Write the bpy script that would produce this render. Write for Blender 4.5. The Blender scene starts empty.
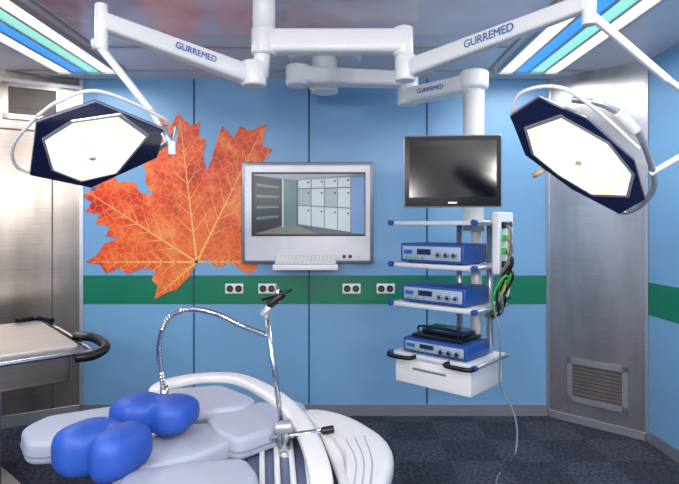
import bpy, bmesh, math, random
from mathutils import Vector, Matrix
from mathutils.geometry import tessellate_polygon
random.seed(3)
F=530.0; CX=339.5; HY=225.0; EYE=1.7; H=3.0; BW=4.73
def P(px,py,d):  # image pixel -> metres, d = distance from the camera plane
    return Vector(((px-CX)*d/F, d, EYE-(py-HY)*d/F))
def Q(px,py,z):  # image pixel projected onto a horizontal plane of height z
    d=(EYE-z)*F/(py-HY); return Vector(((px-CX)*d/F,d,z))
def lin(c):
    r=[]
    for v in c[:3]:
        v=v/255.0
        r.append(v/12.92 if v<=0.04045 else ((v+0.055)/1.055)**2.4)
    return (*r,1)
# ---------------- materials
def mat(name,c,rough=0.5,metal=0.0,emit=0.0,spec=0.5,coat=0.0,noise=0.0,nscale=8,stretch=(1,1,1),bump=0.0,c2=None):
    m=bpy.data.materials.new(name); m.use_nodes=True
    nt=m.node_tree; b=nt.nodes['Principled BSDF']
    b.inputs['Base Color'].default_value=lin(c)
    b.inputs['Roughness'].default_value=rough
    b.inputs['Metallic'].default_value=metal
    b.inputs['Specular IOR Level'].default_value=spec
    b.inputs['Coat Weight'].default_value=coat
    if emit>0:
        b.inputs['Emission Color'].default_value=lin(c); b.inputs['Emission Strength'].default_value=emit
    if noise>0 or c2 or bump>0:
        tc=nt.nodes.new('ShaderNodeTexCoord'); mp=nt.nodes.new('ShaderNodeMapping')
        mp.inputs['Scale'].default_value=stretch
        n=nt.nodes.new('ShaderNodeTexNoise'); n.inputs['Scale'].default_value=nscale; n.inputs['Detail'].default_value=5
        nt.links.new(tc.outputs['Object'],mp.inputs[0]); nt.links.new(mp.outputs[0],n.inputs['Vector'])
        r=nt.nodes.new('ShaderNodeValToRGB')
        a=lin(c); k=1-noise
        r.color_ramp.elements[0].color=(a[0]*k,a[1]*k,a[2]*k,1) if not c2 else a
        r.color_ramp.elements[1].color=lin(c2) if c2 else (min(1,a[0]*(1+noise)),min(1,a[1]*(1+noise)),min(1,a[2]*(1+noise)),1)
        r.color_ramp.elements[0].position=0.3; r.color_ramp.elements[1].position=0.7
        nt.links.new(n.outputs['Fac'],r.inputs[0]); nt.links.new(r.outputs[0],b.inputs['Base Color'])
        if bump>0:
            bp=nt.nodes.new('ShaderNodeBump'); bp.inputs['Strength'].default_value=bump; bp.inputs['Distance'].default_value=0.01
            nt.links.new(n.outputs['Fac'],bp.inputs['Height']); nt.links.new(bp.outputs[0],b.inputs['Normal'])
    return m
def steelmat(name,c,rough,metal,amp):
    m=bpy.data.materials.new(name); m.use_nodes=True; nt=m.node_tree; b=nt.nodes['Principled BSDF']
    tc=nt.nodes.new('ShaderNodeTexCoord')
    mp=nt.nodes.new('ShaderNodeMapping'); mp.inputs['Scale'].default_value=(2,2,160)
    n=nt.nodes.new('ShaderNodeTexNoise'); n.inputs['Scale'].default_value=1.5; n.inputs['Detail'].default_value=3
    n2=nt.nodes.new('ShaderNodeTexNoise'); n2.inputs['Scale'].default_value=2.2; n2.inputs['Detail'].default_value=3
    mp2=nt.nodes.new('ShaderNodeMapping'); mp2.inputs['Scale'].default_value=(1.6,1.6,0.5)  # broad upright tone bands: dark reflections painted into the steel colour
    nt.links.new(tc.outputs['Object'],mp.inputs[0]); nt.links.new(mp.outputs[0],n.inputs['Vector'])
    nt.links.new(tc.outputs['Object'],mp2.inputs[0]); nt.links.new(mp2.outputs[0],n2.inputs['Vector'])
    ad=nt.nodes.new('ShaderNodeMath'); ad.operation='MULTIPLY_ADD'; ad.inputs[1].default_value=0.35
    nt.links.new(n.outputs['Fac'],ad.inputs[0]); nt.links.new(n2.outputs['Fac'],ad.inputs[2])
    r=nt.nodes.new('ShaderNodeValToRGB'); a=lin(c)
    r.color_ramp.elements[0].position=0.5; r.color_ramp.elements[1].position=0.85
    r.color_ramp.elements[0].color=(a[0]*(1-amp),a[1]*(1-amp),a[2]*(1-amp),1); r.color_ramp.elements[1].color=tuple(min(1,v*(1+amp)) for v in a[:3])+(1,)
    nt.links.new(ad.outputs[0],r.inputs[0]); nt.links.new(r.outputs[0],b.inputs['Base Color'])
    b.inputs['Metallic'].default_value=metal; b.inputs['Roughness'].default_value=rough
    b.inputs['Anisotropic'].default_value=0.5
    return m
M={}
M['blue']=mat('wall_blue',(120,168,208),0.36,noise=0.05,nscale=1.2)
M['green']=mat('stripe_green',(10,120,90),0.4,noise=0.05,nscale=2)
M['seam']=mat('seam_dark',(35,60,90),0.8)
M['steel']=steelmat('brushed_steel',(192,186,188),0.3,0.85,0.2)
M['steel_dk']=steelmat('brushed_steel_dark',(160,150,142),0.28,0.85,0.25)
M['steel_top']=mat('steel_tabletop',(184,178,174),0.35,0.7,noise=0.06,nscale=4,stretch=(1,4,1))
M['chrome']=mat('chrome',(200,200,205),0.18,1.0,noise=0.03)
M['alu']=mat('aluminium',(184,186,194),0.32,0.7,noise=0.03)
M['vent']=mat('vent_dark',(84,76,72),0.5,0.4,noise=0.1)
M['vent2']=mat('vent_grey',(118,110,108),0.5,0.4,noise=0.1)
M['white']=mat('white_enamel',(230,230,230),0.3,noise=0.02,nscale=3,coat=0.2)
M['cream']=mat('cream_plastic',(214,214,218),0.4,noise=0.02)
M['ceil']=mat('ceiling_panel',(224,216,220),0.2,noise=0.02,nscale=1)
M['ceil_line']=mat('ceiling_joint',(150,148,152),0.5,noise=0.02)
M['black']=mat('black_plastic',(14,14,17),0.35,noise=0.05)
M['screen']=mat('screen_glass',(6,10,24),0.12,noise=0.05)
M['navy']=mat('navy_glass',(20,32,70),0.12,noise=0.05,coat=0.6)
M['device']=mat('device_blue',(30,74,146),0.4,noise=0.04)
M['face']=mat('device_face',(176,186,204),0.4,0.3,noise=0.03)
M['shelf']=mat('shelf_grey',(210,212,218),0.4,noise=0.02)
M['plug']=mat('plug_green',(50,185,80),0.4,noise=0.03)
M['yellow']=mat('cable_yellow',(200,190,60),0.5,noise=0.03)
M['pad']=mat('pad_blue',(36,78,170),0.55,noise=0.06,nscale=5)
M['cush']=mat('cushion_grey',(160,166,184),0.5,noise=0.04,nscale=4)
M['slat']=mat('slat_slate',(84,96,126),0.5,noise=0.05)
M['shell']=mat('shell_white',(214,214,216),0.3,noise=0.02,coat=0.2)
M['text']=mat('label_blue',(30,90,170),0.5,noise=0.02)
M['orange']=mat('handle_beige',(222,196,160),0.45,noise=0.03)
M['tube_w']=mat('fluorescent_white',(255,250,218),0.4,emit=1.7)
M['tube_b']=mat('fluorescent_blue',(60,150,240),0.4,emit=0.95)
M['tube_g']=mat('fluorescent_green',(150,226,210),0.4,emit=0.9)
M['cable']=mat('cable_grey',(120,125,140),0.5,noise=0.03)
def lampmat():
    m=bpy.data.materials.new('lamp_glass'); m.use_nodes=True; nt=m.node_tree; b=nt.nodes['Principled BSDF']
    tc=nt.nodes.new('ShaderNodeTexCoord'); v=nt.nodes.new('ShaderNodeTexVoronoi'); v.inputs['Scale'].default_value=13
    v.feature='DISTANCE_TO_EDGE'; v.inputs['Randomness'].default_value=0.6
    ln=nt.nodes.new('ShaderNodeVectorMath'); ln.operation='LENGTH'
    r=nt.nodes.new('ShaderNodeValToRGB')
    r.color_ramp.elements[0].color=(0.78,0.70,0.52,1); r.color_ramp.elements[1].color=(1,0.98,0.93,1)
    r.color_ramp.elements[0].position=0.0; r.color_ramp.elements[1].position=0.14
    r2=nt.nodes.new('ShaderNodeValToRGB')
    r2.color_ramp.elements[0].color=(1.0,1.0,0.98,1); r2.color_ramp.elements[1].color=(0.66,0.62,0.52,1)
    r2.color_ramp.elements[0].position=0.1; r2.color_ramp.elements[1].position=0.24
    mx=nt.nodes.new('ShaderNodeMix'); mx.data_type='RGBA'; mx.blend_type='MULTIPLY'; mx.inputs[0].default_value=1
    nt.links.new(tc.outputs['Object'],v.inputs['Vector']); nt.links.new(v.outputs['Distance'],r.inputs[0])
    nt.links.new(tc.outputs['Object'],ln.inputs[0]); nt.links.new(ln.outputs['Value'],r2.inputs[0])
    nt.links.new(r.outputs[0],mx.inputs[6]); nt.links.new(r2.outputs[0],mx.inputs[7])
    nt.links.new(mx.outputs[2],b.inputs['Emission Color']); b.inputs['Emission Strength'].default_value=1.75
    b.inputs['Base Color'].default_value=(0.12,0.11,0.1,1); b.inputs['Roughness'].default_value=0.2
    return m
M['lamp']=lampmat()
M['bulb']=mat('lamp_bulb',(255,252,242),0.3,emit=8)
def floormat():
    m=bpy.data.materials.new('carpet_tiles'); m.use_nodes=True; nt=m.node_tree; b=nt.nodes['Principled BSDF']
    tc=nt.nodes.new('ShaderNodeTexCoord'); ch=nt.nodes.new('ShaderNodeTexChecker'); ch.inputs['Scale'].default_value=2.6
    ch.inputs['Color1'].default_value=lin((62,64,78)); ch.inputs['Color2'].default_value=lin((74,76,90))
    n=nt.nodes.new('ShaderNodeTexNoise'); n.inputs['Scale'].default_value=38; n.inputs['Detail'].default_value=6
    mx=nt.nodes.new('ShaderNodeMix'); mx.data_type='RGBA'; mx.blend_type='MULTIPLY'; mx.inputs[0].default_value=0.85
    r=nt.nodes.new('ShaderNodeValToRGB'); r.color_ramp.elements[0].position=0.4; r.color_ramp.elements[0].color=(0.35,0.35,0.38,1); r.color_ramp.elements[1].position=0.6
    nt.links.new(tc.outputs['Object'],ch.inputs['Vector']); nt.links.new(tc.outputs['Object'],n.inputs['Vector'])
    nt.links.new(n.outputs['Fac'],r.inputs[0]); nt.links.new(ch.outputs['Color'],mx.inputs[6]); nt.links.new(r.outputs[0],mx.inputs[7])
    nt.links.new(mx.outputs[2],b.inputs['Base Color']); b.inputs['Roughness'].default_value=0.85
    b.inputs['Specular IOR Level'].default_value=0.2
    return m
M['floor']=floormat()
def rampmat(name,scale,stops,rough,detail=3,dist=0.6,stretch=(1,1,1)):
    m=bpy.data.materials.new(name); m.use_nodes=True; nt=m.node_tree; b=nt.nodes['Principled BSDF']
    tc=nt.nodes.new('ShaderNodeTexCoord'); mp=nt.nodes.new('ShaderNodeMapping'); mp.inputs['Scale'].default_value=stretch
    n=nt.nodes.new('ShaderNodeTexNoise'); n.inputs['Scale'].default_value=scale; n.inputs['Detail'].default_value=detail; n.inputs['Distortion'].default_value=dist
    r=nt.nodes.new('ShaderNodeValToRGB'); e=r.color_ramp.elements
    while len(e)<len(stops): e.new(0.5)
    for i,(p,c) in enumerate(stops): e[i].position=p; e[i].color=lin(c)
    nt.links.new(tc.outputs['Object'],mp.inputs[0]); nt.links.new(mp.outputs[0],n.inputs['Vector'])
    nt.links.new(n.outputs['Fac'],r.inputs[0]); nt.links.new(r.outputs[0],b.inputs['Base Color'])
    b.inputs['Roughness'].default_value=rough
    return m
M['pink']=rampmat('ceiling_flower_print',1.3,[(0.3,(232,226,230)),(0.48,(226,208,214)),(0.6,(212,164,172)),(0.75,(170,72,88))],0.12)
def leafmat():
    m=rampmat('leaf_print',4.0,[(0.28,(178,36,18)),(0.42,(222,58,24)),(0.56,(238,92,38)),(0.72,(248,150,84))],0.4,detail=7,dist=1.2)
    nt=m.node_tree; b=nt.nodes['Principled BSDF']; src=b.inputs['Base Color'].links[0].from_socket
    tc=nt.nodes.new('ShaderNodeTexCoord'); base=P(197,262,BW)
    v=nt.nodes.new('ShaderNodeTexVoronoi'); v.feature='DISTANCE_TO_EDGE'; v.inputs['Scale'].default_value=16
    r=nt.nodes.new('ShaderNodeValToRGB'); r.color_ramp.elements[0].color=(1,1,1,1); r.color_ramp.elements[1].color=(0,0,0,1)
    r.color_ramp.elements[0].position=0.0; r.color_ramp.elements[1].position=0.1
    mx=nt.nodes.new('ShaderNodeMix'); mx.data_type='RGBA'; mx.blend_type='MIX'; mx.inputs[7].default_value=lin((252,152,78))
    mu=nt.nodes.new('ShaderNodeMath'); mu.operation='MULTIPLY'; mu.inputs[1].default_value=0.55
    nt.links.new(tc.outputs['Object'],v.inputs['Vector']); nt.links.new(v.outputs['Distance'],r.inputs[0]); nt.links.new(r.outputs[0],mu.inputs[0])
    nt.links.new(mu.outputs[0],mx.inputs[0]); nt.links.new(src,mx.inputs[6])
    ds=nt.nodes.new('ShaderNodeVectorMath'); ds.operation='DISTANCE'; ds.inputs[1].default_value=base
    r3=nt.nodes.new('ShaderNodeValToRGB'); r3.color_ramp.elements[0].color=(0.5,0.5,0.5,1); r3.color_ramp.elements[1].color=(0,0,0,1); r3.color_ramp.elements[1].position=0.7
    mx2=nt.nodes.new('ShaderNodeMix'); mx2.data_type='RGBA'; mx2.inputs[7].default_value=lin((250,140,60))
    nt.links.new(tc.outputs['Object'],ds.inputs[0]); nt.links.new(ds.outputs['Value'],r3.inputs[0]); nt.links.new(r3.outputs[0],mx2.inputs[0])
    nt.links.new(mx.outputs[2],mx2.inputs[6]); nt.links.new(mx2.outputs[2],b.inputs['Base Color'])
    return m
M['leaf']=leafmat()
M['vein']=mat('leaf_vein',(254,190,112),0.5,noise=0.05)
# ---------------- geometry helpers
def link(o,parent=None):
    bpy.context.scene.collection.objects.link(o)
    if parent is not None:
        o.parent=parent; o.matrix_parent_inverse=Matrix.Translation(-Vector(parent.location))
    return o
def empty(name,loc=(0,0,0)):
    e=bpy.data.objects.new(name,None); e.location=loc; e.empty_display_size=0.1
    bpy.context.scene.collection.objects.link(e); return e
def mesh(name,vs,fs,m,parent=None,smooth=False,origin=None):
    me=bpy.data.meshes.new(name)
    o0=Vector(origin) if origin is not None else Vector((0,0,0))
    me.from_pydata([tuple(Vector(v)-o0) for v in vs],[],fs); me.update()
    bm=bmesh.new(); bm.from_mesh(me); bmesh.ops.recalc_face_normals(bm,faces=bm.faces); bm.to_mesh(me); bm.free()
    if m: me.materials.append(m)
    if smooth:
        for p in me.polygons: p.use_smooth=True
    o=bpy.data.objects.new(name,me); o.location=o0
    return link(o,parent)
def box(name,c,s,m,parent=None,rz=0.0,bev=0.0,R=None):
    c=Vector(c); me=bpy.data.meshes.new(name); bm=bmesh.new(); bmesh.ops.create_cube(bm,size=1)
    for v in bm.verts: v.co=Vector((v.co.x*s[0],v.co.y*s[1],v.co.z*s[2]))
    if bev>0: bmesh.ops.bevel(bm,geom=bm.edges[:],offset=min(bev,min(s)*0.45),segments=3,affect='EDGES',profile=0.5)
    bm.to_mesh(me); bm.free(); me.materials.append(m)
    if bev>0:
        for p in me.polygons: p.use_smooth=True
        try: me.set_sharp_from_angle(angle=0.9)
        except Exception: pass
    o=bpy.data.objects.new(name,me); o.location=c
    if R is not None: o.rotation_euler=R.to_euler()
    else: o.rotation_euler=(0,0,rz)
    return link(o,parent)
def cyl(name,a,b,r,m,parent=None,r2=None,n=28,bev=0.0):
    a=Vector(a); b=Vector(b); r2=r if r2 is None else r2; L=(b-a).length
    me=bpy.data.meshes.new(name); bm=bmesh.new()
    bmesh.ops.create_cone(bm,cap_ends=True,segments=n,radius1=r,radius2=r2,depth=L)
    if bev>0:
        ed=[e for e in bm.edges if len(e.link_faces)==2 and any(len(f.verts)>4 for f in e.link_faces)]
        bmesh.ops.bevel(bm,geom=ed,offset=bev,segments=3,affect='EDGES',profile=0.5)
    bm.to_mesh(me); bm.free(); me.materials.append(m)
    for p in me.polygons: p.use_smooth=len(p.vertices)<=4
    o=bpy.data.objects.new(name,me); o.location=(a+b)/2
    o.rotation_euler=(b-a).to_track_quat('Z','Y').to_euler()
    return link(o,parent)
def cat(pts,n=8):
    pts=[Vector(p) for p in pts]; out=[]
    e=[pts[0]*2-pts[1]]+pts+[pts[-1]*2-pts[-2]]
    for i in range(1,len(e)-2):
        p0,p1,p2,p3=e[i-1:i+3]
        for k in range(n):
            t=k/n
            out.append(0.5*((2*p1)+(p2-p0)*t+(2*p0-5*p1+4*p2-p3)*t*t+(3*p1-p0-3*p2+p3)*t**3))
    out.append(pts[-1]); return out
def sweep(name,pts,w,h,m,parent=None,power=2.0,seg=20,smooth_path=True,w2=None,h2=None,n=8,up=Vector((0,0,1)),beads=0,hz=False,ends=0):
    ps=cat(pts,n) if smooth_path else [Vector(p) for p in pts]
    vs=[];N=len(ps); w2=w if w2 is None else w2; h2=h if h2 is None else h2; prev=None
    for i,p in enumerate(ps):
        t=(ps[min(i+1,N-1)]-ps[max(i-1,0)]).normalized()
        if hz: s=t.cross(up)
        elif prev is None:
            s=t.cross(up)
            if s.length<0.05: s=t.cross(Vector((1,0,0)))
        else:
            s=prev-t*prev.dot(t)
        s.normalize(); prev=s; u=s.cross(t).normalized()
        k=i/(N-1); ww=(w+(w2-w)*k)/2; hh=(h+(h2-h)*k)/2
        if ends:
            q=min(i,N-1-i)
            if q<ends:
                f=math.sqrt(max(0.02,1-(1-q/ends)**2)); ww*=f; hh*=0.5+0.5*f
        if beads: f=1+0.18*(1 if i%2 else -1); ww*=f; hh*=f
        for j in range(seg):
            a=2*math.pi*j/seg; ca,sa=math.cos(a),math.sin(a)
            x=math.copysign(abs(ca)**(2/power),ca)*ww; y=math.copysign(abs(sa)**(2/power),sa)*hh
            vs.append(p+s*x+u*y)
    fs=[]
    for i in range(N-1):
        for j in range(seg):
            a=i*seg+j; b=i*seg+(j+1)%seg; fs.append((a,b,b+seg,a+seg))
    fs.append(tuple(range(seg))); fs.append(tuple((N-1)*seg+j for j in range(seg)))
    o=mesh(name,vs,fs,m,parent,True,origin=ps[N//2])
    try: o.data.set_sharp_from_angle(angle=1.0)
    except Exception: pass
    return o
def tube(name,pts,r,m,parent=None,smooth_path=True,n=8,seg=12,beads=0):
    return sweep(name,pts,2*r,2*r,m,parent,seg=seg,smooth_path=smooth_path,n=n,beads=beads)
def roundc(p,r,k=5):
    out=[]; n=len(p)
    for i in range(n):
        a,b,c=p[i-1],p[i],p[(i+1)%n]
        ra=min(r,(a-b).length*0.48); rc=min(r,(c-b).length*0.48)
        s=b+(a-b).normalized()*ra; e=b+(c-b).normalized()*rc
        for j in range(k+1):
            t=j/k; out.append(s*(1-t)**2+b*2*t*(1-t)+e*t*t)
    return out
def cushion(name,pts,thick,m,parent=None,soft=0.022,dome=0.003,r=0.07,seam=None):
    p=roundc([Vector(q) for q in pts],r); n=len(p); c=sum(p,Vector((0,0,0)))/n
    dirs=[]
    for i in range(n):
        t=(p[(i+1)%n]-p[i-1]); t.z=0; t.normalize(); d=Vector((-t.y,t.x,0))
        if d.dot(c-p[i])<0: d=-d
        dirs.append(d)
    prof=[]
    for i in range(6):
        a=math.pi/2*i/5; prof.append((soft*(1-math.sin(a)),-thick+min(soft,thick/2)*(1-math.cos(a))))
    for i in range(6):
        a=math.pi/2*i/5; prof.append((soft*(1-math.cos(a)),-min(soft,thick/2)*(1-math.sin(a))))
    vs=[]; fs=[]
    for ins,z in prof:
        for q,d in zip(p,dirs): vs.append(q+d*ins+Vector((0,0,z)))
    for q in p: vs.append(q.lerp(c,0.45)+Vector((0,0,dome)))
    K=len(prof)+1
    for i in range(K-1):
        for j in range(n):
            a=i*n+j;b=i*n+(j+1)%n; fs.append((a,b,b+n,a+n))
    vs.append(c+Vector((0,0,dome))); ci=len(vs)-1
    for j in range(n): fs.append(((K-1)*n+j,(K-1)*n+(j+1)%n,ci))
    fs.append(tuple(range(n)))
    o=mesh(name,vs,fs,m,parent,True,origin=c)
    if seam:
        loop=[q-d*0.001+Vector((0,0,-thick*0.62)) for q,d in zip(p,dirs)]; loop.append(loop[0])
        tube(name+'_piping',loop,0.0035,seam,parent,smooth_path=False,seg=6)
    return o
def text(name,s,size,loc,xdir,ydir,m,parent):
    cu=bpy.data.curves.new(name,'FONT'); cu.body=s; cu.size=size; cu.extrude=0.0008; cu.align_x='CENTER'; cu.align_y='CENTER'
    o=bpy.data.objects.new(name,cu); x=Vector(xdir).normalized(); y=Vector(ydir); y=(y-x*y.dot(x)).normalized(); z=x.cross(y)
    me=bpy.data.meshes.new_from_object(o); bpy.data.objects.remove(o)
    me.materials.append(m)
    o=bpy.data.objects.new(name,me)
    R=Matrix((x,y,z)).transposed(); o.location=loc; o.rotation_euler=R.to_euler()
    return link(o,parent)
def wallbox(name,a,b,z0,z1,th,m,parent=None,off=0.0):
    a=Vector((a[0],a[1],0)); b=Vector((b[0],b[1],0)); t=(b-a).normalized(); nrm=Vector((t.y,-t.x,0))
    if nrm.dot(Vector((0,1.5,0))-a)<0: nrm=-nrm
    f=nrm*off; bk=nrm*(off-th)
    vs=[a+f,b+f,b+bk,a+bk]; V=[v+Vector((0,0,z0)) for v in vs]+[v+Vector((0,0,z1)) for v in vs]
    return mesh(name,V,[(0,1,2,3),(4,5,6,7),(0,1,5,4),(1,2,6,5),(2,3,7,6),(3,0,4,7)],m,parent)
# ---------------- room shell
XL=(83-CX)*BW/F; XR=(547-CX)*BW/F
LB=(XL,BW); LE=(-3.15,4.25); RB=(XR,BW); RE=(2.43,4.17); YB=-1.8
box('floor',(-0.36,1.5,-0.05),(5.9,6.9,0.1),M['floor'])
box('ceiling',(-0.36,1.5,H+0.05),(5.9,6.9,0.1),M['ceil'])
wallbox('wall_back',LB,RB,0,H,0.1,M['blue'])
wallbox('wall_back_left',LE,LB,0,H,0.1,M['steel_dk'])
wallbox('wall_back_right',RB,RE,0,H,0.1,M['steel'])
wallbox('wall_right',RE,(2.43,YB),0,H,0.1,M['blue'])
wallbox('wall_left',LE,(-3.15,YB),0,H,0.1,M['blue'])
wallbox('wall_front',(-3.25,YB),(2.53,YB),0,H,0.1,M['steel'])
zs0,zs1=0.995,1.25
wallbox('trim_1',LB,RB,zs0,zs1,0.003,M['green'],off=0.003)
wallbox('trim_2',RE,(2.43,YB),zs0,zs1,0.003,M['green'],off=0.003)
wallbox('trim_3',(-3.15,3.9),(-3.15,YB),zs0,zs1,0.003,M['green'],off=0.003)
for i,px in enumerate((194,309,427)):
    x=(px-CX)*BW/F; wallbox('trim_%d'%(4+i),(x-0.006,BW),(x+0.006,BW),0.1,H,0.004,M['seam'],off=0.0045)
wallbox('baseboard_back',LB,RB,0,0.1,0.01,M['alu'],off=0.012)
wallbox('baseboard_back_left',LE,LB,0,0.1,0.01,M['alu'],off=0.012)
wallbox('baseboard_back_right',RB,RE,0,0.06,0.01,M['alu'],off=0.012)
wallbox('baseboard_right',RE,(2.43,YB),0,0.09,0.01,M['alu'],off=0.012)
def along(a,b,t): return (a[0]+(b[0]-a[0])*t,a[1]+(b[1]-a[1])*t)
wallbox('trim_8',along(RB,RE,0.0),along(RB,RE,0.03),0,H,0.012,M['alu'],off=0.012)
wallbox('trim_9',along(RB,RE,0.975),along(RB,RE,1.0),0,H,0.012,M['alu'],off=0.012)
wallbox('trim_10',along(LE,LB,0.75),along(LE,LB,0.76),0.1,2.93,0.004,M['vent'],off=0.004)
wallbox('trim_11',along(LE,LB,0.97),along(LE,LB,1.0),0,H,0.012,M['alu'],off=0.012)
wallbox('trim_12',along(LE,LB,0.0),along(LE,LB,0.75),2.50,2.515,0.006,M['vent'],off=0.006)
wallbox('trim_13',LE,LB,2.90,2.93,0.03,M['alu'],off=0.03)
for i,x in enumerate((-1.78,1.25)):
    box('trim_%d'%(14+i),(x,1.9,H-0.004),(0.02,5,0.008),M['ceil_line'])
box('trim_16',(-0.3,3.86,H-0.004),(3.1,0.02,0.008),M['ceil_line'])
box('trim_17',(-0.3,4.45,H-0.004),(5.2,0.012,0.008),M['ceil_line'])
pp=empty('ceiling_flower_panel',(-0.3,2.2,H))
box('print',(-0.28,2.3,H-0.006),(2.9,2.6,0.012),M['pink'],pp)
# ---------------- coloured ceiling light fixtures, then added fill lights
def fixture(x0,x1,y0,y1,cols):
    e=empty('ceiling_light_fixture',((x0+x1)/2,(y0+y1)/2,H)); n=len(cols); w=(x1-x0)/n
    box('frame_back',((x0+x1)/2,y1+0.02,H-0.02),(x1-x0+0.08,0.04,0.04),M['alu'],e)
    box('frame_front',((x0+x1)/2,y0-0.02,H-0.02),(x1-x0+0.08,0.04,0.04),M['alu'],e)
    for i,c in enumerate(cols):
        xx=x0+w*(i+0.5)
        box('diffuser_%d'%i,(xx,(y0+y1)/2,H-0.01),(w-0.02,y1-y0,0.02),M[c],e)
    for i in range(n+1):
        box('rail_%d'%i,(x0+w*i,(y0+y1)/2,H-0.015),(0.02,y1-y0,0.03),M['alu'],e)
    l=bpy.data.lights.new('fixture_lamp','AREA'); l.shape='RECTANGLE'; l.size=x1-x0; l.size_y=y1-y0; l.energy=34; l.color=(1,1,1)
    o=bpy.data.objects.new('fixture_lamp',l); o.location=((x0+x1)/2,(y0+y1)/2,H-0.06); link(o,e)
    return e
fixture(-2.36,-1.86,1.9,4.42,['tube_w','tube_b','tube_g','tube_w'])
fixture(1.33,1.83,1.9,4.42,['tube_w','tube_b','tube_g','tube_w'])
def fill_panel(x,y,sx,sy,power):  # added ceiling panel behind the camera, unseen, brightens the view from the front
    e=empty('added_fill_panel',(x,y,H))
    box('housing',(x,y,H-0.02),(sx+0.08,sy+0.08,0.04),M['alu'],e)
    l=bpy.data.lights.new('lamp','AREA'); l.shape='RECTANGLE'; l.size=sx; l.size_y=sy; l.energy=power; l.color=(1,0.96,0.91)
    o=bpy.data.objects.new('lamp',l); o.location=(x,y,H-0.05); link(o,e)
fill_panel(-1.4,-0.4,1.0,1.4,52); fill_panel(0.9,-0.4,1.0,1.4,52)
def fill_point(x,y,z,power):  # invented hanging light out of view, added to lift ceiling and walls
    e=empty('added_fill_point',(x,y,z))
    cyl('stem',(x,y,z+0.2),(x,y,H),0.012,M['alu'],e); cyl('cap',(x,y,z+0.17),(x,y,z+0.22),0.06,M['alu'],e)
    l=bpy.data.lights.new('bulb','POINT'); l.energy=power; l.shadow_soft_size=0.16; l.color=(1,0.96,0.91)
    o=bpy.data.objects.new('bulb',l); o.location=(x,y,z); link(o,e)
fill_point(-1.5,-1.1,2.35,98); fill_point(1.3,-1.1,2.35,98); fill_point(-0.1,-1.2,2.1,76)
# ---------------- leaf mural
out=[(197,263),(208,258),(218,268),(230,262),(248,274),(258,268),(252,250),(262,232),(252,215),(262,200),(250,190),(262,176),(258,166),(273,150),(262,146),(267,124),(250,131),(240,126),(234,138),(222,126),(216,144),(212,158),(207,172),(203,156),(206,140),(198,136),(200,122),(190,126),(178,113),(172,125),(160,118),(163,136),(149,133),(155,148),(142,150),(136,160),(146,168),(146,182),(153,196),(140,192),(134,182),(118,182),(112,174),(100,178),(86,182),(92,190),(83,196),(92,202),(86,212),(100,214),(96,224),(110,226),(106,236),(120,238),(104,244),(98,254),(86,262),(100,264),(106,273),(120,268),(128,274),(142,268),(156,270),(152,280),(158,286),(154,300),(168,292),(176,290),(190,276)]
cx,cy=197,262
lf=empty('maple_leaf_mural',P(190,210,BW-0.004))
y0=BW-0.006
pl=[Vector((P(a,b,BW).x,y0,P(a,b,BW).z)) for a,b in out]
tris=tessellate_polygon([[Vector((v.x,v.z,0)) for v in pl]])
me=bpy.data.meshes.new('leaf'); me.from_pydata([tuple(v) for v in pl],[],[tuple(t) for t in tris]); me.update()
me.materials.append(M['leaf']); link(bpy.data.objects.new('leaf',me),lf)
def vein(a,b,w,i):
    A=P(a[0],a[1],BW); B=P(b[0],b[1],BW); d=(B-A); s=Vector((-d.z,0,d.x)).normalized()*w
    vs=[A+s,A-s,B-s*0.2,B+s*0.2]
    for v in vs: v.y=y0-0.001
    mesh('vein_%d'%i,vs,[(0,1,2,3)],M['vein'],lf)
k=0
for tip in [(262,130),(180,118),(88,192),(92,262),(157,296),(250,262)]:
    vein((cx,cy),tip,0.009,k); k+=1
    for t in (0.2,0.32,0.43,0.54,0.65,0.76):
        bx,by=cx+(tip[0]-cx)*t,cy+(tip[1]-cy)*t
        dx,dy=tip[0]-cx,tip[1]-cy; L=math.hypot(dx,dy)
        for sgn in (-1,1):
            an=math.atan2(dy,dx)+sgn*0.7; l=L*0.22*(1.15-t)
            vein((bx,by),(bx+math.cos(an)*l,by+math.sin(an)*l),0.0035,k); k+=1
# ---------------- wall display
def wp(px,py,off=0.0): 
    v=P(px,py,BW); v.y=BW-off; return v
def wrect(name,x0,y0_,x1,y1_,th,m,e,off=0.0,bev=0.0):
    a=wp(x0,y0_); b=wp(x1,y1_)
    return box(name,((a.x+b.x)/2,BW-off-th/2,(a.z+b.z)/2),(abs(b.x-a.x),th,abs(a.z-b.z)),m,e,bev=bev)
def wpoly(name,pts,m,e,off):
    vs=[wp(x,y,off) for x,y in pts]; return mesh(name,vs,[tuple(range(len(vs)))],m,e)
wd=empty('wall_display',wp(308,213))
wrect('housing',243,163,373,263,0.07,mat('display_frame',(150,152,158),0.3,0.7,noise=0.04),wd,bev=0.008)
wrect('front_panel',246.5,166.5,369.5,260,0.006,mat('display_panel',(192,194,202),0.35,0.35,noise=0.03),wd,off=0.07)
wrect('bezel',253,173,365,236,0.004,M['black'],wd,off=0.076)
def emat(n,c,s=0.5): return mat(n,c,0.3,emit=s)
g0=emat('pic_black',(30,34,42),0.4); g1=emat('pic_dark',(62,72,84)); g2=emat('pic_green',(70,104,104)); g3=emat('pic_cabinet',(128,140,150)); g4=emat('pic_light',(160,172,178)); g5=emat('pic_blue',(84,122,164)); g6=emat('pic_floor',(96,100,92))
O=0.0805
wrect('picture',255,175,364,234,0.0005,g1,wd,off=0.08)
wpoly('picture_ceiling',[(255,175),(364,175),(364,177),(296,181),(255,176)],g3,wd,O+0.0005)
wpoly('picture_side',[(255,176),(283,181),(283,226),(255,234)],g0,wd,O+0.0005)
wpoly('picture_door',[(284,181),(297,181),(297,226),(284,226)],g2,wd,O+0.0005)
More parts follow.
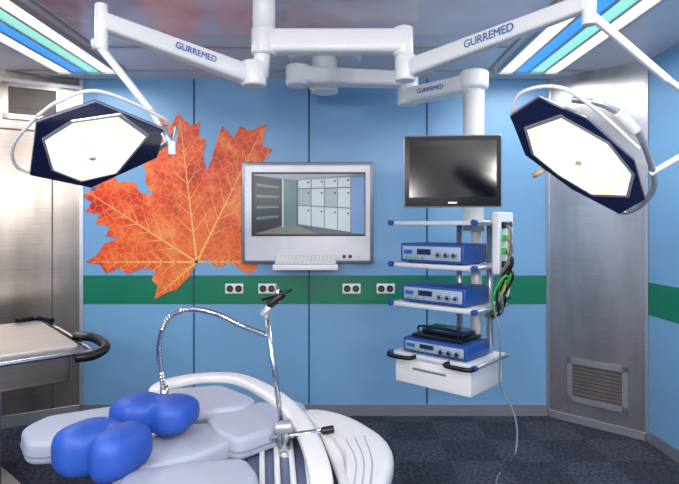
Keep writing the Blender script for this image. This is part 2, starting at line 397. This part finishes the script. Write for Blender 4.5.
wpoly('picture_floor',[(255,234),(283,226),(299,226),(318,234)],g6,wd,O+0.0005)
for i in range(4):
    x0=299+i*13; x1=x0+12.2
    def yy(x,t): 
        k=(x-299)/52; top=180-4*k; bot=225+8*k; return top+(bot-top)*t
    for j,(a,b) in enumerate(((0.0,0.2),(0.22,0.56),(0.58,0.98))):
        wpoly('picture_cabinet_%d_%d'%(i,j),[(x0,yy(x0,a)),(x1,yy(x1,a)),(x1,yy(x1,b)),(x0,yy(x0,b))],g4 if j!=1 or i%2 else g3,wd,O+0.0005)
        wpoly('picture_latch_%d_%d'%(i,j),[(x0+9,yy(x0+9,a+0.07)),(x0+11,yy(x0+11,a+0.07)),(x0+11,yy(x0+11,a+0.1)),(x0+9,yy(x0+9,a+0.1))],g0,wd,O+0.001)
wpoly('picture_edge',[(351,176),(364,175),(364,234),(351,233)],g5,wd,O+0.0005)
wpoly('picture_post',[(283,180),(284.5,180),(284.5,227),(283,227)],g4,wd,O+0.001)
for i in range(4): wpoly('picture_rack_%d'%i,[(258,184+i*11),(280,187+i*9.5),(280,189+i*9.5),(258,187+i*11)],g2,wd,O+0.001)
for i,px in enumerate((344,350,358)):
    c=wp(px,256,0.07); cyl('button_%d'%i,c,c+Vector((0,-0.014,0)),0.016,M['black'] if i<2 else M['alu'],wd)
kb=empty('wall_keyboard',wp(307,260))
wrect('shelf',276,263,338,268,0.16,M['white'],kb,off=0.082,bev=0.005)
b_=wp(307,258)
RK=Matrix.Rotation(math.radians(28),3,'X'); kc=Vector((b_.x,BW-0.165,b_.z-0.005))
box('keyboard_body',kc,(0.52,0.13,0.02),M['cream'],kb,R=RK,bev=0.004)
for r_ in range(4):
    for c_ in range(15):
        v=RK@Vector((-0.235+c_*0.0335,-0.045+r_*0.03,0.012))
        box('key_%d_%d'%(r_,c_),kc+v,(0.026,0.024,0.008),M['white'],kb,R=RK)
for px in (234.5,267.5,351.5,385.5):
    e=empty('wall_socket',wp(px,288.5))
    wrect('plate',px-9,283.5,px+9,293.5,0.012,M['white'],e,off=0.003,bev=0.003)
    for s in (-4.3,4.3):
        c=wp(px+s,288.5,0.014); cyl('outlet',c,c+Vector((0,-0.004,0)),0.03,M['black'],e)
        cyl('outlet_core',c+Vector((0,-0.004,0)),c+Vector((0,-0.006,0)),0.016,M['vent'],e)
# ---------------- vents
def vent(name,a,b,t0,t1,z0,z1,fm,gm,slats):
    A=along(a,b,t0); B=along(a,b,t1)
    mid=((A[0]+B[0])/2,(A[1]+B[1])/2)
    e=empty(name,(mid[0],mid[1],(z0+z1)/2))
    wallbox('grille',A,B,z0,z1,0.012,gm,e,off=0.012)
    fw=0.045
    wallbox('frame_top',A,B,z1-fw,z1,0.01,fm,e,off=0.026); wallbox('frame_bottom',A,B,z0,z0+fw,0.01,fm,e,off=0.026)
    L=math.hypot(B[0]-A[0],B[1]-A[1]); k=fw/L
    wallbox('frame_left',A,along(A,B,k),z0,z1,0.014,fm,e,off=0.026); wallbox('frame_right',along(A,B,1-k),B,z0,z1,0.014,fm,e,off=0.026)
    for i in range(slats):
        z=z0+fw+(z1-z0-2*fw)*(i+0.5)/slats
        wallbox('slat_%d'%i,along(A,B,k),along(A,B,1-k),z-0.003,z+0.003,0.006,M['vent'],e,off=0.016)
def t_for(px,a,b):
    k=(px-CX)/F; dx=b[0]-a[0]; dy=b[1]-a[1]
    return (k*a[1]-a[0])/(dx-k*dy)
def z_on(py,a,b,t): d=a[1]+(b[1]-a[1])*t; return EYE-(py-HY)*d/F
t0=t_for(568,RB,RE); t1=t_for(629,RB,RE); tm=(t0+t1)/2
vent('exhaust_vent',RB,RE,t0,t1,z_on(406,RB,RE,tm),z_on(362,RB,RE,tm),M['alu'],M['vent2'],9)
t0=t_for(2,LE,LB); t1=t_for(62,LE,LB); tm=(t0+t1)/2
vent('air_vent',LE,LB,t0,t1,z_on(121,LE,LB,tm),z_on(84,LE,LB,tm),M['steel_dk'],M['vent'],2)
# ---------------- surgical lights
def knuckle(n,c,r,h,e,m=None):
    c=Vector(c); cyl(n,c-Vector((0,0,h/2)),c+Vector((0,0,h/2)),r,m or M['white'],e,bev=min(r,h)*0.2)
def beam(n,a,b,w,h,e,w2=None,h2=None,m=None): 
    return sweep(n,[a,b],w,h,m or M['white'],e,power=4.5,seg=32,smooth_path=False,w2=w2,h2=h2)
def head(e,c,u,v,su,sv,shape,inner):
    u=Vector(u).normalized(); v=Vector(v); v=(v-u*v.dot(u)).normalized(); n=u.cross(v)
    if n.z>0: n=-n
    def W(a,b,k=0): return c+u*(a*su)+v*(b*sv)+n*k
    def slab(name,sh,k0,k1,m,sc0=1,sc1=1):
        N=len(sh); vs=[W(a*sc0,b*sc0,k0) for a,b in sh]+[W(a*sc1,b*sc1,k1) for a,b in sh]
        fs=[tuple(range(N)),tuple(range(N,2*N))]+[(i,(i+1)%N,N+(i+1)%N,N+i) for i in range(N)]
        return mesh(name,vs,fs,m,e,origin=c)
    slab('housing_back',shape,-0.05,-0.012,M['navy'],0.62,0.98)
    slab('rim',shape,-0.012,0.008,M['navy'])
    slab('rim_edge',shape,-0.006,0.002,M['alu'],1.015,1.015)
    slab('reflector_frame',inner,0.008,0.014,M['alu'],1.06,1.05)
    slab('reflector',inner,0.012,0.02,M['lamp'],1.0,0.96)
    for i,(a,b) in enumerate(inner):
        cc=W(a*0.5,b*0.5,0.02); cyl('bulb_%d'%i,cc,cc+n*0.004,0.024,M['bulb'],e,n=6)
    cyl('handle_base',W(0,0,0.02),W(0,0,0.028),0.02,M['bulb'],e)
    cyl('handle',W(0,0,0.028),W(0,0,0.05),0.011,M['orange'],e,r2=0.013,bev=0.003)
    return W
e1=empty('surgical_light',P(264,42,2.6))
C1=P(264,42,2.6)
cyl('ceiling_column',(C1.x,C1.y,C1.z),(C1.x,C1.y,H),0.055,M['white'],e1)
cyl('ceiling_flange',(C1.x,C1.y,H-0.06),(C1.x,C1.y,H),0.14,M['white'],e1,bev=0.01)
knuckle('hub_lower',(C1.x-0.05,C1.y,2.44),0.062,0.12,e1)
cyl('hub_shaft',(C1.x-0.02,C1.y,2.42),(C1.x,C1.y,2.62),0.04,M['white'],e1)
A=Vector((C1.x-0.08,C1.y,2.435)); B=P(104,22,2.1)
beam('main_arm',A,B,0.085,0.095,e1,w2=0.06,h2=0.07)
B0=B.copy(); knuckle('elbow',(B0.x-0.01,B0.y,B0.z-0.02),0.025,0.18,e1)
d=(B-A).normalized(); s=d.cross(Vector((0,0,1))).normalized()
if s.y>0: s=-s
text('arm_label','GURREMED',0.04,A.lerp(B,0.44)+s*0.041,-d if d.x<0 else d,(0,0,1),M['text'],e1)
C=P(98,44,2.1); D=P(152,112,2.02); E=P(172,148,2.0)
beam('spring_arm',C,D,0.026,0.03,e1,w2=0.022,h2=0.024); beam('spring_arm_lower',D,E,0.018,0.02,e1)
knuckle('spring_joint',E,0.014,0.05,e1)
cyl('arm_knuckle',C+Vector((-0.02,0,0)),C+Vector((0.03,0,0)),0.022,M['white'],e1,bev=0.004)
hexL=[(-1,0.25),(-0.28,-0.85),(0.5,-0.95),(1,0.0),(0.66,0.62),(-0.5,1.0)]
inL=[(-0.66,0.22),(-0.38,-0.5),(0.1,-0.72),(0.64,-0.62),(0.76,-0.02),(0.02,0.72),(-0.5,0.7)]
cL=P(92,148,2.0)
W=head(e1,cL,(0.96,0.0,0.24),(-0.1,0.88,-0.40),0.28,0.25,hexL,inL)
tube('yoke',[E+Vector((0,0,-0.01)),W(1.12,0.2,-0.03),W(0.85,0.6,-0.05),W(0.2,1.02,-0.05)],0.009,M['alu'],e1)
tube('rail',[W(-0.28,-0.86,-0.02),W(-0.8,-0.45,-0.02),W(-1.08,0.0,-0.02),W(-1.05,0.35,-0.02),W(-0.55,1.03,-0.02)],0.006,M['white'],e1)
tube('rail_far',[W(-0.25,-0.88,-0.02),W(0.1,-1.04,-0.02),W(0.6,-1.04,-0.02),W(1.05,-0.2,-0.02),W(1.02,0.1,-0.03)],0.006,M['white'],e1)
cyl('side_knob',W(-0.5,1.0,-0.02),W(-0.54,1.22,-0.02),0.011,M['white'],e1)
cyl('pivot_cap',W(1.0,-0.0,-0.02),E+Vector((0,0,-0.01)),0.012,M['alu'],e1)
e2=empty('surgical_light',P(405,42,2.6))
A2=P(276,42,2.6)+Vector((-0.05,0,0)); B2=P(403,42,2.6)
beam('upper_arm',A2,B2,0.1,0.115,e2); knuckle('upper_elbow',(B2.x,B2.y,B2.z),0.05,0.14,e2)
knuckle('elbow_drop',(B2.x+0.01,B2.y,2.47),0.05,0.13,e2)
knuckle('column_collar',(C1.x,C1.y,C1.z),0.062,0.13,e2)
A3=Vector((B2.x+0.03,B2.y,2.465)); B3=P(586,3,1.9)
beam('fore_arm',A3,B3,0.075,0.09,e2,w2=0.05,h2=0.062)
d=(B3-A3).normalized(); s=d.cross(Vector((0,0,1))).normalized()
if s.y>0: s=-s
text('arm_label','GURREMED',0.048,A3.lerp(B3,0.55)+s*0.034,d,(0,0,1),M['text'],e2)
knuckle('wrist',(B3.x+0.01,B3.y,B3.z-0.01),0.025,0.14,e2)
C2=P(591,15,1.9); D2=P(668,80,1.88); E2=P(712,112,1.9); G2=P(712,150,1.95)
beam('spring_arm',C2,D2,0.026,0.028,e2,w2=0.022,h2=0.024); beam('spring_arm_lower',D2,E2,0.02,0.02,e2)
tube('drop_link',[E2,P(722,130,1.92),G2,P(690,152,1.98),P(650,174,2.03)],0.011,M['white'],e2)
hexR=[(-1.0,0.05),(-0.9,-0.75),(-0.3,-0.9),(0.5,-0.62),(1.02,0.1),(1.0,0.85),(0.3,0.95),(-0.5,0.78)]
inR=[(-0.74,0.1),(-0.54,-0.64),(0.1,-0.68),(0.62,-0.32),(0.82,0.25),(0.52,0.74),(0.0,0.74),(-0.44,0.6)]
cR=P(580,155,2.05)
W=head(e2,cR,(0.80,0.05,-0.46),(-0.45,0.85,-0.42),0.31,0.165,hexR,inR)
tube('rail',[W(-0.95,0.2,-0.02),W(-1.08,-0.5,-0.02),W(-0.8,-1.1,-0.02),W(-0.3,-1.12,-0.02),W(0.45,-0.85,-0.02)],0.007,M['white'],e2)
tube('yoke',[W(-0.55,-0.95,-0.04),W(-0.2,-1.2,-0.05),W(0.3,-1.08,-0.05),W(0.95,-0.3,-0.04),W(1.12,0.3,-0.03),W(1.12,0.8,-0.03),W(1.0,0.95,-0.02)],0.012,M['alu'],e2)
cyl('yoke_collar',W(-0.05,-1.22,-0.05),W(0.3,-1.05,-0.05),0.02,M['white'],e2,bev=0.004)
cyl('side_knob',W(-0.15,0.84,-0.01),W(-0.2,1.25,-0.0),0.012,M['orange'],e2)
# ---------------- equipment boom and tower
bo=empty('equipment_boom',(-0.11,4.05,H))
cyl('ceiling_canopy',(-0.11,4.08,H-0.05),(-0.11,4.08,H),0.27,M['cream'],bo,r2=0.29,n=48,bev=0.01)
cyl('canopy_hub',(-0.11,4.0,2.7),(-0.11,4.0,H),0.1,M['white'],bo)
a=P(298,76,3.85); b=P(408,80,3.85)
beam('boom_upper_arm',a,b,0.15,0.13,bo,w2=0.13,h2=0.11); knuckle('boom_root',(a.x,a.y,a.z),0.09,0.15,bo)
cyl('boom_root_link',(-0.2,3.93,2.76),(-0.11,4.0,2.76),0.06,M['white'],bo)
knuckle('boom_elbow',(b.x,b.y,b.z-0.04),0.075,0.2,bo)
TC=Vector((0.714,3.45,0)); TH=math.radians(-42); ct,st=math.cos(TH),math.sin(TH)
def T(x,y,z): return Vector((TC.x+x*ct-y*st,TC.y+x*st+y*ct,z))
col=T(0.1,0.14,0)
a=Vector((b.x,b.y,2.63)); c=Vector((col.x,col.y,2.63))
beam('boom_fore_arm',a,c,0.15,0.11,bo,w2=0.17,h2=0.12); knuckle('boom_head',(c.x,c.y,2.65),0.095,0.12,bo)
knuckle('boom_elbow_cap',(a.x,a.y,2.63),0.08,0.12,bo)
d=(c-a).normalized(); s=d.cross(Vector((0,0,1))).normalized()
if s.y>0: s=-s
text('boom_label','GURREMED',0.042,a.lerp(c,0.46)+s*0.083,d,(0,0,1),M['text'],bo)
cyl('boom_column',(col.x,col.y,1.66),(col.x,col.y,2.63),0.068,M['white'],bo,n=36)
cyl('column_collar',(col.x,col.y,2.2),(col.x,col.y,2.28),0.075,M['cream'],bo)
zsh=[1.725,1.455,1.2,0.875]
for i,z in enumerate(zsh):
    w=0.6;dp=0.44
    box('shelf_%d'%i,T(0,0,z-0.014),(w,dp,0.028),M['shelf'],bo,rz=TH,bev=0.008)
    for sx in (-1,1):
        cyl('shelf_rail_%d_%d'%(i,sx),T(sx*0.3,-0.22,z-0.01),T(sx*0.3,0.2,z-0.01),0.012,M['alu'],bo)
        cyl('shelf_cap_%d_%d'%(i,sx),T(sx*0.3,-0.245,z-0.01),T(sx*0.3,-0.215,z-0.01),0.018,M['device'],bo,bev=0.003)
for i,x in enumerate((-0.02,0.2)):
    cyl('post_%d'%i,T(x,0.17,0.78),T(x,0.17,1.71),0.02,M['alu'],bo)
cyl('post_2',T(0.1,0.18,0.86),T(0.1,0.18,1.72),0.035,M['white'],bo)
box('drawer_body',T(0,0.0,0.765),(0.54,0.41,0.165),M['cream'],bo,rz=TH,bev=0.008)
box('drawer_front',T(-0.0,-0.21,0.76),(0.54,0.02,0.15),M['white'],bo,rz=TH,bev=0.006)
box('drawer_grip',T(-0.01,-0.224,0.79),(0.24,0.012,0.014),M['alu'],bo,rz=TH,bev=0.003)
for i,x in enumerate((-0.21,0.21)):
    tube('handle_%d'%i,[T(x-0.09,-0.2,0.862),T(x-0.08,-0.27,0.862),T(x+0.0,-0.285,0.862),T(x+0.08,-0.27,0.862),T(x+0.09,-0.2,0.862)],0.014,M['black'],bo)
box('socket_panel',T(0.33,0.08,1.59),(0.05,0.2,0.38),M['white'],bo,rz=TH,bev=0.01)
for i in range(4):
    q=T(0.356,0.12,1.46+i*0.08); cyl('socket_%d'%i,q,q+Vector((ct,st,0))*0.01,0.022,M['vent'],bo)
    q=T(0.356,0.03,1.46+i*0.08); box('plug_%d'%i,q,(0.05,0.045,0.04),M['plug'] if i%3 else M['black'],bo,rz=TH,bev=0.008)
cols=[M['plug'],M['black'],M['cable'],M['yellow'],M['plug'],M['black'],M['white'],M['cable'],M['black']]
for i in range(9):
    zt0=1.46+0.08*(i%4); sg_=0.02*(i%3)
    tube('cord_%d'%i,[T(0.37,0.03,zt0),T(0.41+sg_,-0.0-sg_,zt0-0.06),T(0.38-sg_,-0.04+0.015*i,1.38-0.015*i),T(0.32+sg_,0.02*i-0.04,1.25),T(0.27+sg_,0.1,1.12+0.012*i),T(0.15,0.2,1.1)],0.0075,cols[i],bo,n=6,seg=8)
# monitor
mo=empty('flat_screen_monitor',P(452,172,3.12))
rm=math.radians(-6); mc=P(452,171.5,3.12); Rm=Matrix.Rotation(rm,3,'Z')
def MM(x,y,z): return mc+Rm@Vector((x,y,z))
box('casing',mc,(0.57,0.05,0.425),M['alu'],mo,rz=rm,bev=0.012)
box('bezel',MM(0,-0.026,0.0),(0.552,0.006,0.408),M['black'],mo,rz=rm,bev=0.002)
box('screen',MM(0,-0.03,0.012),(0.50,0.004,0.33),M['screen'],mo,rz=rm)
box('badge',MM(0,-0.031,-0.185),(0.05,0.003,0.01),M['alu'],mo,rz=rm)
box('mount',(mc.x+0.07,(mc.y+col.y)/2-0.02,mc.z),(0.12,abs(col.y-mc.y)-0.06,0.12),M['cream'],mo,bev=0.01)
cyl('mount_clamp',(col.x,col.y,mc.z-0.08),(col.x,col.y,mc.z+0.08),0.08,M['cream'],mo)
box('mount_arm',((mc.x+0.07+col.x)/2,col.y-0.08,mc.z),(abs(col.x-mc.x)+0.02,0.06,0.1),M['cream'],mo,bev=0.01)
# devices
def device(name,x,y,z,w,dp,h,kind):
    e=empty(name,T(x,y,z))
    box('casing',T(x,y,z+h/2+0.006),(w,dp,h),M['device'],e,rz=TH,bev=0.008)
    box('front_plate',T(x,y-dp/2-0.003,z+h/2+0.006),(w-0.04,0.008,h-0.034),M['face'],e,rz=TH,bev=0.003)
    fy=y-dp/2-0.009
    box('display',T(x-w*0.1,fy,z+h*0.62),(0.1,0.004,h*0.3),M['navy'],e,rz=TH)
    box('label',T(x-w*0.36,fy,z+h*0.6),(0.06,0.004,h*0.22),M['text'],e,rz=TH)
    for i in range(5):
        q=T(x-w*0.38+i*0.03,fy,z+h*0.3); cyl('button_%d'%i,q,q+(T(0,-0.006,0)-T(0,0,0)),0.007,M['alu'] if i%2 else M['plug'],e,n=12)
    for i in range(3):
        q=T(x+w*0.14+i*0.055,fy+0.002,z+h*0.48); dq=(T(0,-0.02,0)-T(0,0,0)); cyl('port_%d'%i,q,q+dq,0.016,M['chrome'],e,n=20); cyl('port_core_%d'%i,q+dq,q+dq*1.05,0.009,M['black'],e,n=16)
    for sx in(-1,1):
        for sy in(-1,1):
            cyl('foot',T(x+sx*w*0.4,y+sy*dp*0.38,z),T(x+sx*w*0.4,y+sy*dp*0.38,z+0.012),0.012,M['black'],e,n=12)
    return e
device('endoscopy_control_unit',-0.02,-0.04,1.456,0.46,0.3,0.12,0)
device('endoscopy_control_unit',-0.01,-0.04,1.201,0.46,0.3,0.11,1)
device('endoscopy_control_unit',0.0,-0.04,0.876,0.46,0.3,0.09,2)
ft=empty('foot_switch_unit',T(0,-0.02,1.0))
box('base',T(-0.01,-0.02,0.985),(0.36,0.26,0.02),M['black'],ft,rz=TH,bev=0.005)
box('deck',T(-0.01,0.01,1.012),(0.3,0.18,0.034),M['navy'],ft,rz=TH,bev=0.01)
tube('guard',[T(-0.15,-0.12,0.995),T(-0.15,-0.12,1.04),T(0.0,-0.13,1.05),T(0.13,-0.12,1.04),T(0.13,-0.12,0.995)],0.007,M['black'],ft)
cb=empty('floor_power_cable',T(0.3,0.1,0.5))
tube('cord',[T(0.31,0.0,1.2),T(0.36,-0.02,1.0),P(500,385,3.3),P(512,408,3.25),P(517,430,3.2),P(515,455,3.05),Q(508,468,0.008),Q(498,476,0.008),Q(500,492,0.008),Q(540,505,0.008)],0.005,M['cable'],cb)
# ---------------- stainless side table (left)
st_=empty('stainless_instrument_table',(-2.3,3.2,0))
zt=1.0
pts=[Vector((x,y,zt)) for x,y in [(-2.2,3.9),(-2.97,3.25),(-2.28,2.44),(-1.51,3.09)]]
cushion('table_top',pts,0.04,M['steel_top'],st_,soft=0.008,dome=0.0,r=0.05)
tc_=sum(pts,Vector())/4
pin=[tc_+(p-tc_)*0.94-Vector((0,0,0.04)) for p in pts]
cushion('apron',pin,0.17,M['steel_dk'],st_,soft=0.01,dome=0.0,r=0.05)
def tp(u,v,z):
    a=Vector((-2.2,3.9,0)); b=Vector((-1.51,3.09,0)); n=Vector((-0.76,-0.65,0)); q=a.lerp(b,u)+n*v; q.z=z; return q
tube('side_rail',[tp(0.05,-0.05,zt-0.03),tp(0.5,-0.06,zt-0.03),tp(1.05,-0.05,zt-0.03)],0.013,M['chrome'],st_)
tube('front_rail',[tp(1.05,-0.05,zt-0.03),tp(1.07,0.3,zt-0.03),tp(1.07,0.9,zt-0.03)],0.013,M['chrome'],st_)
tube('grip',[tp(0.72,-0.04,zt-0.0),tp(0.8,-0.13,zt-0.01),tp(1.0,-0.14,zt-0.03),tp(1.08,-0.05,zt-0.05),tp(1.08,0.05,zt-0.05)],0.028,M['black'],st_)
tube('grip_far',[tp(0.0,0.15,zt+0.012),tp(-0.05,0.02,zt+0.012),tp(0.08,-0.06,zt+0.0)],0.02,M['black'],st_)
box('pedestal',(-2.3,3.15,0.42),(0.4,0.4,0.74),M['steel_dk'],st_,rz=0.86,bev=0.02)
box('pedestal_foot',(-2.45,3.35,0.03),(0.6,0.6,0.06),M['steel'],st_,rz=0.86,bev=0.02)
# ---------------- operating table
ot=empty('operating_table',(-0.6,2.1,0))
def cz(l,z): return [Q(x,y,z) for x,y in l]
PG=mat('piping_grey',(120,126,146),0.5,noise=0.03)
cushion('leg_pad_left',cz([(20,428),(46,415),(125,403),(140,420),(60,442),(26,444)],0.86),0.09,M['cush'],ot,r=0.05,seam=PG)
cushion('arm_pad_far',cz([(150,402),(168,388),(222,384),(258,398),(245,406),(190,412)],0.90),0.06,M['cush'],ot,r=0.05,seam=PG)
cushion('seat_pad_far',cz([(205,414),(240,404),(288,396),(308,404),(296,420),(238,440),(214,430)],0.88),0.09,M['cush'],ot,r=0.05,seam=PG)
cushion('seat_pad_near',cz([(122,446),(180,424),(222,420),(238,438),(200,454),(132,470)],0.86),0.1,M['cush'],ot,r=0.05,seam=PG)
cushion('leg_pad_near',cz([(112,500),(122,470),(190,460),(246,456),(260,474),(250,505)],0.87),0.1,M['cush'],ot,r=0.05,seam=PG)
cushion('back_panel',cz([(245,445),(300,424),(335,446),(350,500),(300,540),(240,510)],0.78),0.05,M['slat'],ot)
for i in range(4):
    sweep('slat_%d'%i,[Q(262+i*14,448-i*5,0.79),Q(262+i*17,520-i*3,0.79)],0.022,0.02,M['shell'],ot,power=3,n=4)
sweep('side_shell_far',[Q(150,394,0.9),Q(170,384,0.91),Q(205,378,0.92),Q(240,380,0.92),Q(276,398,0.9),Q(302,426,0.86),Q(318,465,0.82),Q(326,520,0.76)],0.085,0.045,M['shell'],ot,power=3.5,seg=28,hz=True,ends=6)
cushion('side_shell_near',cz([(290,410),(318,406),(352,414),(386,434),(396,452),(388,476),(372,515),(345,515),(338,462),(320,432)],0.86),0.09,M['shell'],ot,r=0.09,soft=0.035)
for i in range(3):
    sweep('shell_slot_%d'%i,[Q(346+i*9,440-i*2,0.861),Q(356+i*8,462,0.861),Q(352+i*8,500,0.861)],0.008,0.006,M['cush'],ot,n=6)
cushion('frame',cz([(90,440),(180,404),(290,414),(325,450),(330,520),(150,520)],0.76),0.07,M['shell'],ot)
box('pedestal',(-0.55,1.95,0.36),(0.36,0.42,0.68),M['white'],ot,bev=0.03)
box('pedestal_foot',(-0.55,1.95,0.04),(0.6,1.0,0.08),M['steel'],ot,bev=0.03)
def bluepad(c,rz,sx,sy,sz,tilt=0.0):
    vs=[];fs=[];n1,n2=44,72
    def sg(v,p): return math.copysign(abs(v)**p,v)
    for i in range(n1+1):
        ph=-math.pi/2+math.pi*i/n1
        for j in range(n2):
            th=2*math.pi*j/n2
            x=sg(math.cos(ph),0.5)*sg(math.cos(th),0.6); y=sg(math.cos(ph),0.5)*sg(math.sin(th),0.6); z=sg(math.sin(ph),0.7)
            g=math.exp(-((x+0.05*y)/0.24)**2)
            if z>0: z*=1-0.38*g*(1 if y<0.3 else 0.6)
            if y<0: y*=1-0.42*g
            z*=1-0.1*y
            v=Vector((x*sx,y*sy,z*sz)); vs.append(v)
    for i in range(n1):
        for j in range(n2):
            a=i*n2+j;b=i*n2+(j+1)%n2; fs.append((a,b,b+n2,a+n2))
    o=mesh('blue_positioning_pad',vs,fs,M['pad'],None,True); o.location=c; o.rotation_euler=(tilt,0,rz)
    return o
bluepad(P(155,412,2.14),math.radians(-10),0.17,0.115,0.066)
bluepad(P(103,447,1.84),math.radians(-20),0.155,0.125,0.082)
# ---------------- instrument holder with gooseneck
ih=empty('flexible_instrument_holder',Q(284,440,0.85))
base=Q(284,428,0.88); d0=base.y
cyl('rod',P(284,440,d0),P(266,312,d0),0.011,M['chrome'],ih)
cyl('rod_lower',P(285,470,d0-0.02),P(284,425,d0),0.024,M['chrome'],ih,bev=0.003)
cyl('clamp_body',P(285,492,d0-0.02),P(285,452,d0-0.02),0.034,M['alu'],ih,bev=0.005)
cyl('cross_bar',P(255,440,d0),P(330,430,d0-0.02),0.011,M['chrome'],ih)
cyl('clamp_knob',P(276,428,d0-0.03),P(292,426,d0-0.03),0.026,M['alu'],ih,bev=0.004)
cyl('bar_knob',P(322,431,d0-0.02),P(334,429,d0-0.02),0.015,M['black'],ih,bev=0.004)
tube('gooseneck',[P(165,398,2.3),P(161,372,2.3),P(159,345,2.28),P(166,322,2.25),P(186,310,2.22),P(214,313,2.2),P(242,326,2.2),P(268,336,d0)],0.0115,M['chrome'],ih,n=16,beads=1)
cyl('gooseneck_foot',P(165,404,2.3),P(164,386,2.3),0.018,M['chrome'],ih)
cyl('top_clamp',P(262,316,d0),P(271,307,d0),0.016,M['alu'],ih,bev=0.004)
cyl('grip_body',P(268,306,d0),P(284,293,d0),0.017,M['black'],ih,bev=0.004)
cyl('grip_screw',P(276,286,d0),P(280,302,d0),0.009,M['chrome'],ih)
cyl('grip_lever',P(262,300,d0),P(292,290,d0-0.02),0.006,M['black'],ih)
# ---------------- camera, world, view
w=bpy.data.worlds.new('world'); bpy.context.scene.world=w; w.use_nodes=True
w.node_tree.nodes['Background'].inputs[0].default_value=(0.8,0.85,1,1); w.node_tree.nodes['Background'].inputs[1].default_value=0.3
cam=bpy.data.cameras.new('camera'); co=bpy.data.objects.new('camera',cam); bpy.context.scene.collection.objects.link(co)
co.location=(0,0,EYE); co.rotation_euler=(math.radians(90),0,0); cam.sensor_width=36; cam.lens=F/679*36
cam.shift_y=-(242-HY)/679; cam.clip_start=0.05
bpy.context.scene.camera=co
try: bpy.context.scene.view_settings.view_transform='Standard'
except Exception: pass
